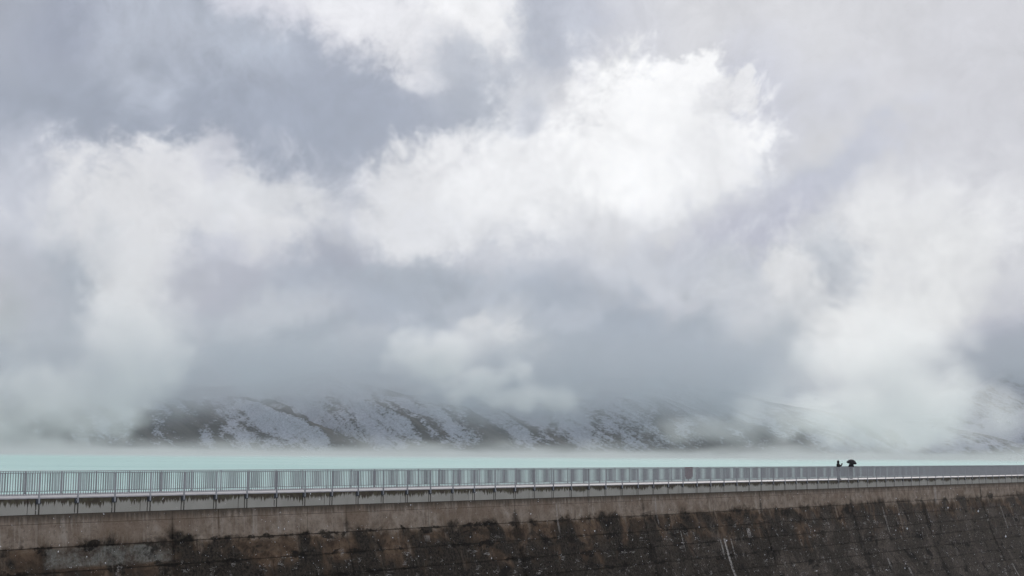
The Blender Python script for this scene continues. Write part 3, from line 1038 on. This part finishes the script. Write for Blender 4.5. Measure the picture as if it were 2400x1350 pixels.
# --- person under the umbrella, back to the dry side, looking over the lake (local +y)
tU = 1.9
s2p = dam_s(1995.5, tU)
p2 = empty('person', damp(s2p, tU, 0), R(8))
tag(p2, 'person in a dark knee-length coat standing under a black umbrella', 'person')
n = [((0, 0, .86), .12), ((0, 0, 1.03), .11), ((0, .01, 1.22), .13), ((0, 0, 1.33), .075), ((0, .01, 1.39), .05),
     ((.085, 0, .82), .08), ((.10, .04, .45), .055), ((.10, .10, .09), .042),
     ((-.085, 0, .82), .08), ((-.09, -.02, .45), .055), ((-.10, -.06, .09), .042),
     ((.17, 0, 1.29), .06), ((.22, .02, 1.05), .047), ((.10, .20, 1.14), .036),
     ((-.17, 0, 1.29), .06), ((-.22, .02, 1.05), .047), ((-.22, .10, .84), .036)]
skin_mesh('body', n, ed, M_SKIN, p2)
cn = [((0, 0, .64), (.20, .17)), ((0, 0, .85), (.175, .15)), ((0, 0, 1.03), (.155, .135)), ((0, .01, 1.22), .17), ((0, 0, 1.35), .10), ((0, .005, 1.41), .07),
      ((.18, 0, 1.295), .08), ((.23, .02, 1.05), .068), ((.12, .18, 1.13), .052),
      ((-.18, 0, 1.295), .08), ((-.23, .02, 1.05), .068), ((-.225, .09, .86), .052)]
skin_mesh('coat', cn, je, M_COAT, p2)
tn = [((0, 0, .84), .13), ((.085, 0, .78), .085), ((.10, .04, .45), .065), ((.10, .10, .10), .05),
      ((-.085, 0, .78), .085), ((-.09, -.02, .45), .065), ((-.10, -.06, .10), .05)]
skin_mesh('trousers', tn, te, M_JEAN, p2)
head_mesh('head', (0, .02, 1.475), .094, M_SKIN, p2, (0, 1))
hb = bmesh.new(); bmesh.ops.create_uvsphere(hb, u_segments=20, v_segments=14, radius=.112)
bmesh.ops.delete(hb, geom=[v for v in hb.verts if v.co.y > .045 and v.co.z < .07], context='VERTS')
for v in hb.verts: v.co = Vector((v.co.x * .92, v.co.y + .01, v.co.z * (1.12 if v.co.z > 0 else 1.7) + 1.49))
hm = bpy.data.meshes.new('hair'); hb.to_mesh(hm); hb.free()
for p in hm.polygons: p.use_smooth = True
ho = link('hair', hm, M_HAIR, p2); sd_ = ho.modifiers.new('thick', 'SOLIDIFY'); sd_.thickness = .012
hd = MB()
hand(hd, (.10, .205, 1.135), (-.5, .5, .35), (.3, 0, -1), (-1, -.2, 0))
hand(hd, (-.22, .105, .83), (0, .1, -1), (0, 1, .1), (1, 0, 0))
hd.build('hands', M_SKIN, p2)
shoe(p2, .10, .12, R(85), M_BLACKCLOTH); shoe(p2, -.10, -.04, R(95), M_BLACKCLOTH)
# umbrella
um = empty('umbrella', damp(s2p, tU, 0) + Vector((.03, .19, 1.15)))
um.rotation_euler = (R(17), R(3), R(8))
tag(um, 'open black umbrella held over the person in the long coat', 'umbrella')
NR, RU, HU, TOP = 8, .50, .33, .67


def canopy_pt(a, u):
    """u 0 at the tip .. 1 at the rim; ribs at a = 0,1,2.. panels sag between them"""
    fr = a - math.floor(a); sag = math.sin(math.pi * fr)
    r = RU * u * (1 - .075 * sag * u); z = TOP - HU * (u ** 2.1) - .018 * sag * u
    t = 2 * math.pi * a / NR
    return (r * math.cos(t), r * math.sin(t), z)


for k in range(NR):
    v = []; f = []
    nu, na = 7, 5
    for iu in range(nu):
        for ia in range(na):
            v.append(canopy_pt(k + .999 * ia / (na - 1), max(.02, iu / (nu - 1))))
    for iu in range(nu - 1):
        for ia in range(na - 1):
            q = iu * na + ia; f.append((q, q + 1, q + na + 1, q + na))
    me = bpy.data.meshes.new('canopy_panel'); me.from_pydata(v, [], f); me.update()
    for p in me.polygons: p.use_smooth = True
    o = link('canopy_panel', me, M_UMB, um); md = o.modifiers.new('thick', 'SOLIDIFY'); md.thickness = .004
    MB().tube([Vector(canopy_pt(k, u)) - Vector((0, 0, .006)) for u in (.03, .3, .6, .85, 1.02)], .004, 5).build('rib', M_BRK, um)
MB().tube([(0, 0, -.02), (0, 0, TOP)], .007, 8).build('shaft', M_BRK, um)
MB().tube([(0, 0, -.12), (0, 0, -.02)], .016, 8).build('handle', M_BLACKCLOTH, um)
MB().tube([(0, 0, TOP - .005), (0, 0, TOP + .05)], [.009, .004], 8).build('tip', M_BRK, um)

# ------------------------------------------------------------------ air: even haze, cloud hugging the hills, mist on the lake


def vol_mat(name, color, aniso, mul):
    def b(t, out, m):
        v = t.n.new('ShaderNodeVolumePrincipled')
        v.inputs['Color'].default_value = color; v.inputs['Anisotropy'].default_value = aniso
        v.inputs['Density'].default_value = mul
        if mul != HAZE_D:
            v.inputs['Density Attribute'].default_value = 'density'
        else:
            v.inputs['Density Attribute'].default_value = ''
        t.l.new(v.outputs[0], out.inputs['Volume'])
    return mat(name, b)


HAZE_D = 6e-5


def cloud_volume(name, lo, hi, res, field, m):
    ng = bpy.data.node_groups.new(name + '_shape', 'GeometryNodeTree')
    ng.interface.new_socket('Geometry', in_out='INPUT', socket_type='NodeSocketGeometry')
    ng.interface.new_socket('Geometry', in_out='OUTPUT', socket_type='NodeSocketGeometry')
    t = NT(ng)
    out = t.n.new('NodeGroupOutput')
    pos = t.n.new('GeometryNodeInputPosition').outputs[0]
    vc = t.n.new('GeometryNodeVolumeCube')
    t.put(vc.inputs['Density'], field(t, pos))
    vc.inputs['Min'].default_value = lo; vc.inputs['Max'].default_value = hi
    for k, r in zip('XYZ', res): vc.inputs['Resolution ' + k].default_value = r
    sm = t.n.new('GeometryNodeSetMaterial'); sm.inputs['Material'].default_value = m
    t.l.new(vc.outputs[0], sm.inputs[0]); t.l.new(sm.outputs[0], out.inputs[0])
    vd = bpy.data.volumes.new(name); vd.materials.append(m)
    o = bpy.data.objects.new(name, vd); COL.objects.link(o)
    md = o.modifiers.new('shape', 'NODES'); md.node_group = ng
    return o


def xz(px, py, y):
    p = at_depth(px, py, y); return p.x, p.z


def f_bank(t, P):
    x, y, z = t.sep(P)
    n1 = t.sub(t.noise(P, .0055, 5, .58, .3), .5)
    n2 = t.sub(t.noise(t.vm('ADD', P, (300, 50, 20)), .02, 6, .66, .6), .5)
    # cloud base along the shore
    knots = [(-50, 40), (150, 46), (300, 58), (450, 56), (560, 70), (900, 84), (1100, 54), (1300, 54), (1550, 44), (1700, 44), (1900, 60), (2080, 80), (2180, 80), (2330, 110), (2500, 150)]
    cv = t.n.new('ShaderNodeFloatCurve'); t.put(cv.inputs['Value'], t.mr(x, -760, 800, 0, 1, False))
    c = cv.mapping.curves[0]
    pts = [((xz(px, 1000, 1900)[0] + 760) / 1560, zb / 200.0) for px, zb in knots]
    while len(c.points) < len(pts): c.points.new(.5, .5)
    for p, (a, b) in zip(c.points, pts): p.location = (min(1, max(0, a)), b); p.handle_type = 'AUTO'
    cv.mapping.update()
    zb = t.mul(cv.outputs[0], 200.0)
    zz = t.add(t.sub(z, zb), t.add(t.mul(n1, 120), t.mul(n2, 60)))
    body = t.mul(t.mr(zz, -28, 40), t.mr(t.sub(t.add(z, t.mul(n1, 140)), t.mr(x, 760, 960, 0, 110)), 178, 100))
    body = t.mul(body, t.mr(t.add(n2, t.mul(n1, .6)), -.16, .12, .22, 1.2))
    # the bright plumes part the grey bank
    body = t.mul(body, t.sub(1.0, t.mul(t.mr(t.math('ABSOLUTE', t.sub(x, xz(2050, 900, 1800)[0])), 170, 90), .9)))
    body = t.mul(body, t.sub(1.0, t.mul(t.mr(t.math('ABSOLUTE', t.sub(x, xz(280, 900, 1800)[0])), 90, 40), .25)))
    edge = t.mul(t.mr(y, 1450, 1650), t.mr(y, 3300, 2900))
    edge = t.mul(edge, t.mul(t.mr(x, -1500, -1250), t.mr(x, 1700, 1300)))
    dens = t.mul(t.mul(body, edge), .0062)
    return dens


def f_puffs(t, P):
    n1 = t.sub(t.noise(P, .0075, 6, .6, .3), .5)
    n2 = t.sub(t.noise(t.vm('ADD', P, (300, 50, 20)), .026, 5, .6, .3), .5)
    dens = 0.0
    # separate puffs
    for (px, py, yy, rx, ry, rz, q) in PUFFS:
        cx, cz = xz(px, py, yy)
        d = t.vm('LENGTH', t.vm('MULTIPLY', t.vm('SUBTRACT', P, (cx, yy, cz)), (1 / rx, 1 / ry, 1 / rz)))
        d = t.add(d, t.add(t.mul(n1, 2.6), t.mul(n2, 2.2)))
        dens = t.math('MAXIMUM', dens, t.mr(d, 1.05, .5, 0, q * 1.3))
    return dens


PUFFS = [
    (1050, 840, 1620, 74, 50, 38, .026),
    (1125, 885, 1620, 72, 50, 32, .022),
    (1215, 930, 1620, 74, 45, 26, .015),
    (2060, 960, 1560, 115, 60, 46, .016),
    (1910, 985, 1560, 90, 60, 32, .010),
    (2080, 880, 1560, 95, 60, 75, .012),
    (2170, 940, 1560, 60, 60, 40, .008),
    (2290, 960, 1580, 70, 60, 40, .004),
    (1790, 970, 1600, 60, 60, 40, .007),
    (1690, 1010, 1600, 70, 60, 22, .006),
    (170, 955, 1560, 120, 60, 52, .012),
    (20, 975, 1540, 140, 60, 58, .012),
    (320, 850, 1560, 55, 50, 85, .013),
]


def f_mist(t, P):
    x, y, z = t.sep(P)
    n1 = t.sub(t.noise(t.comb(t.mul(x, 1.0), t.mul(y, .5), t.mul(z, 3)), .012, 5, .6, .3), .5)
    n2 = t.sub(t.noise(t.comb(x, t.mul(y, .4), t.mul(z, 2)), .045, 4, .6, .3), .5)
    h = t.add(t.add(z, t.mul(n1, -46)), t.mul(n2, -30))
    b = t.mul(t.mr(h, 12, -4), t.mul(t.mr(y, 350, 1200), t.mr(y, 2080, 1980)))
    b = t.mul(b, t.mr(t.add(n1, n2), -.14, .16, .12, 1.15))
    n3 = t.sub(t.noise(t.comb(x, t.mul(y, .3), 0.0), .006, 4, .6, .4), .5)
    low = t.mul(t.mul(t.mr(t.add(z, t.mul(n3, 16)), 7, 0), t.mr(y, 650, 1800)), t.mr(y, 2080, 1980))
    low = t.mul(low, t.mr(n3, .16, -.14, .35, 1.3))
    return t.add(t.mul(b, .0030), t.mul(low, .0030))


M_CLOUD = vol_mat('cloud_droplets', (.995, .995, .99, 1), .6, 1.0)
M_MIST = vol_mat('mist_droplets', (.72, .71, .71, 1), .3, 1.0)
M_GREY = vol_mat('shaded_cloud_droplets', (.655, .69, .74, 1), .2, 1.0)  # shade from the cloud overhead put into the droplet colour
cb = cloud_volume('low_cloud', (-1500, 1450, -2), (1700, 3300, 330), (380, 70, 90), f_bank, M_GREY)
tag(cb, 'grey cloud base trailing along the tops of the snowy hills', 'cloud', kind='stuff')
cp = cloud_volume('drifting_cloud', (-900, 1430, -2), (900, 1760, 260), (300, 44, 84), f_puffs, M_CLOUD)
tag(cp, 'bright ragged cloud puffs drifting in front of the hills', 'cloud', kind='stuff')
lm_ = cloud_volume('lake_mist', (-1400, 300, -1.5), (1500, 2100, 30), (240, 72, 24), f_mist, M_MIST)
tag(lm_, 'thin mist lying over the far water of the lake', 'mist', kind='stuff')

# ------------------------------------------------------------------ falling snow
rs = random.Random(5)
fl = MB()
for k in range(3600):
    p = Vector((rs.uniform(-22, 24), rs.uniform(6, 52), rs.uniform(-2.8, 1.7)))
    if p.z > CAM_Z - p.y * .022: continue
    r = rs.uniform(.003, .0075) * (1.5 if rs.random() < .05 else 1)
    b = len(fl.v); e = rs.uniform(1.0, 1.8); lean = rs.uniform(-.4, .4)
    for o in ((r, 0, 0), (-r, 0, 0), (0, r, 0), (0, -r, 0), (lean * r, 0, r * e), (-lean * r, 0, -r * e)):
        fl.v.append((p.x + o[0], p.y + o[1], p.z + o[2]))
    for t3 in ((0, 2, 4), (2, 1, 4), (1, 3, 4), (3, 0, 4), (2, 0, 5), (1, 2, 5), (3, 1, 5), (0, 3, 5)):
        fl.f.append(tuple(b + j for j in t3))
me = bpy.data.meshes.new('falling_snow'); me.from_pydata(fl.v, [], fl.f); me.update()
tag(link('falling_snow', me, M_SNOW), 'sparse white snowflakes falling in front of the dam', 'snow', kind='stuff')

hz = MB().box(-4200, 4600, -4300, 9000, -40, 350).build('haze', vol_mat('thin_haze', (.97, .98, 1.0, 1), .1, HAZE_D))
tag(hz, 'thin pale haze filling the air', 'haze', kind='stuff')
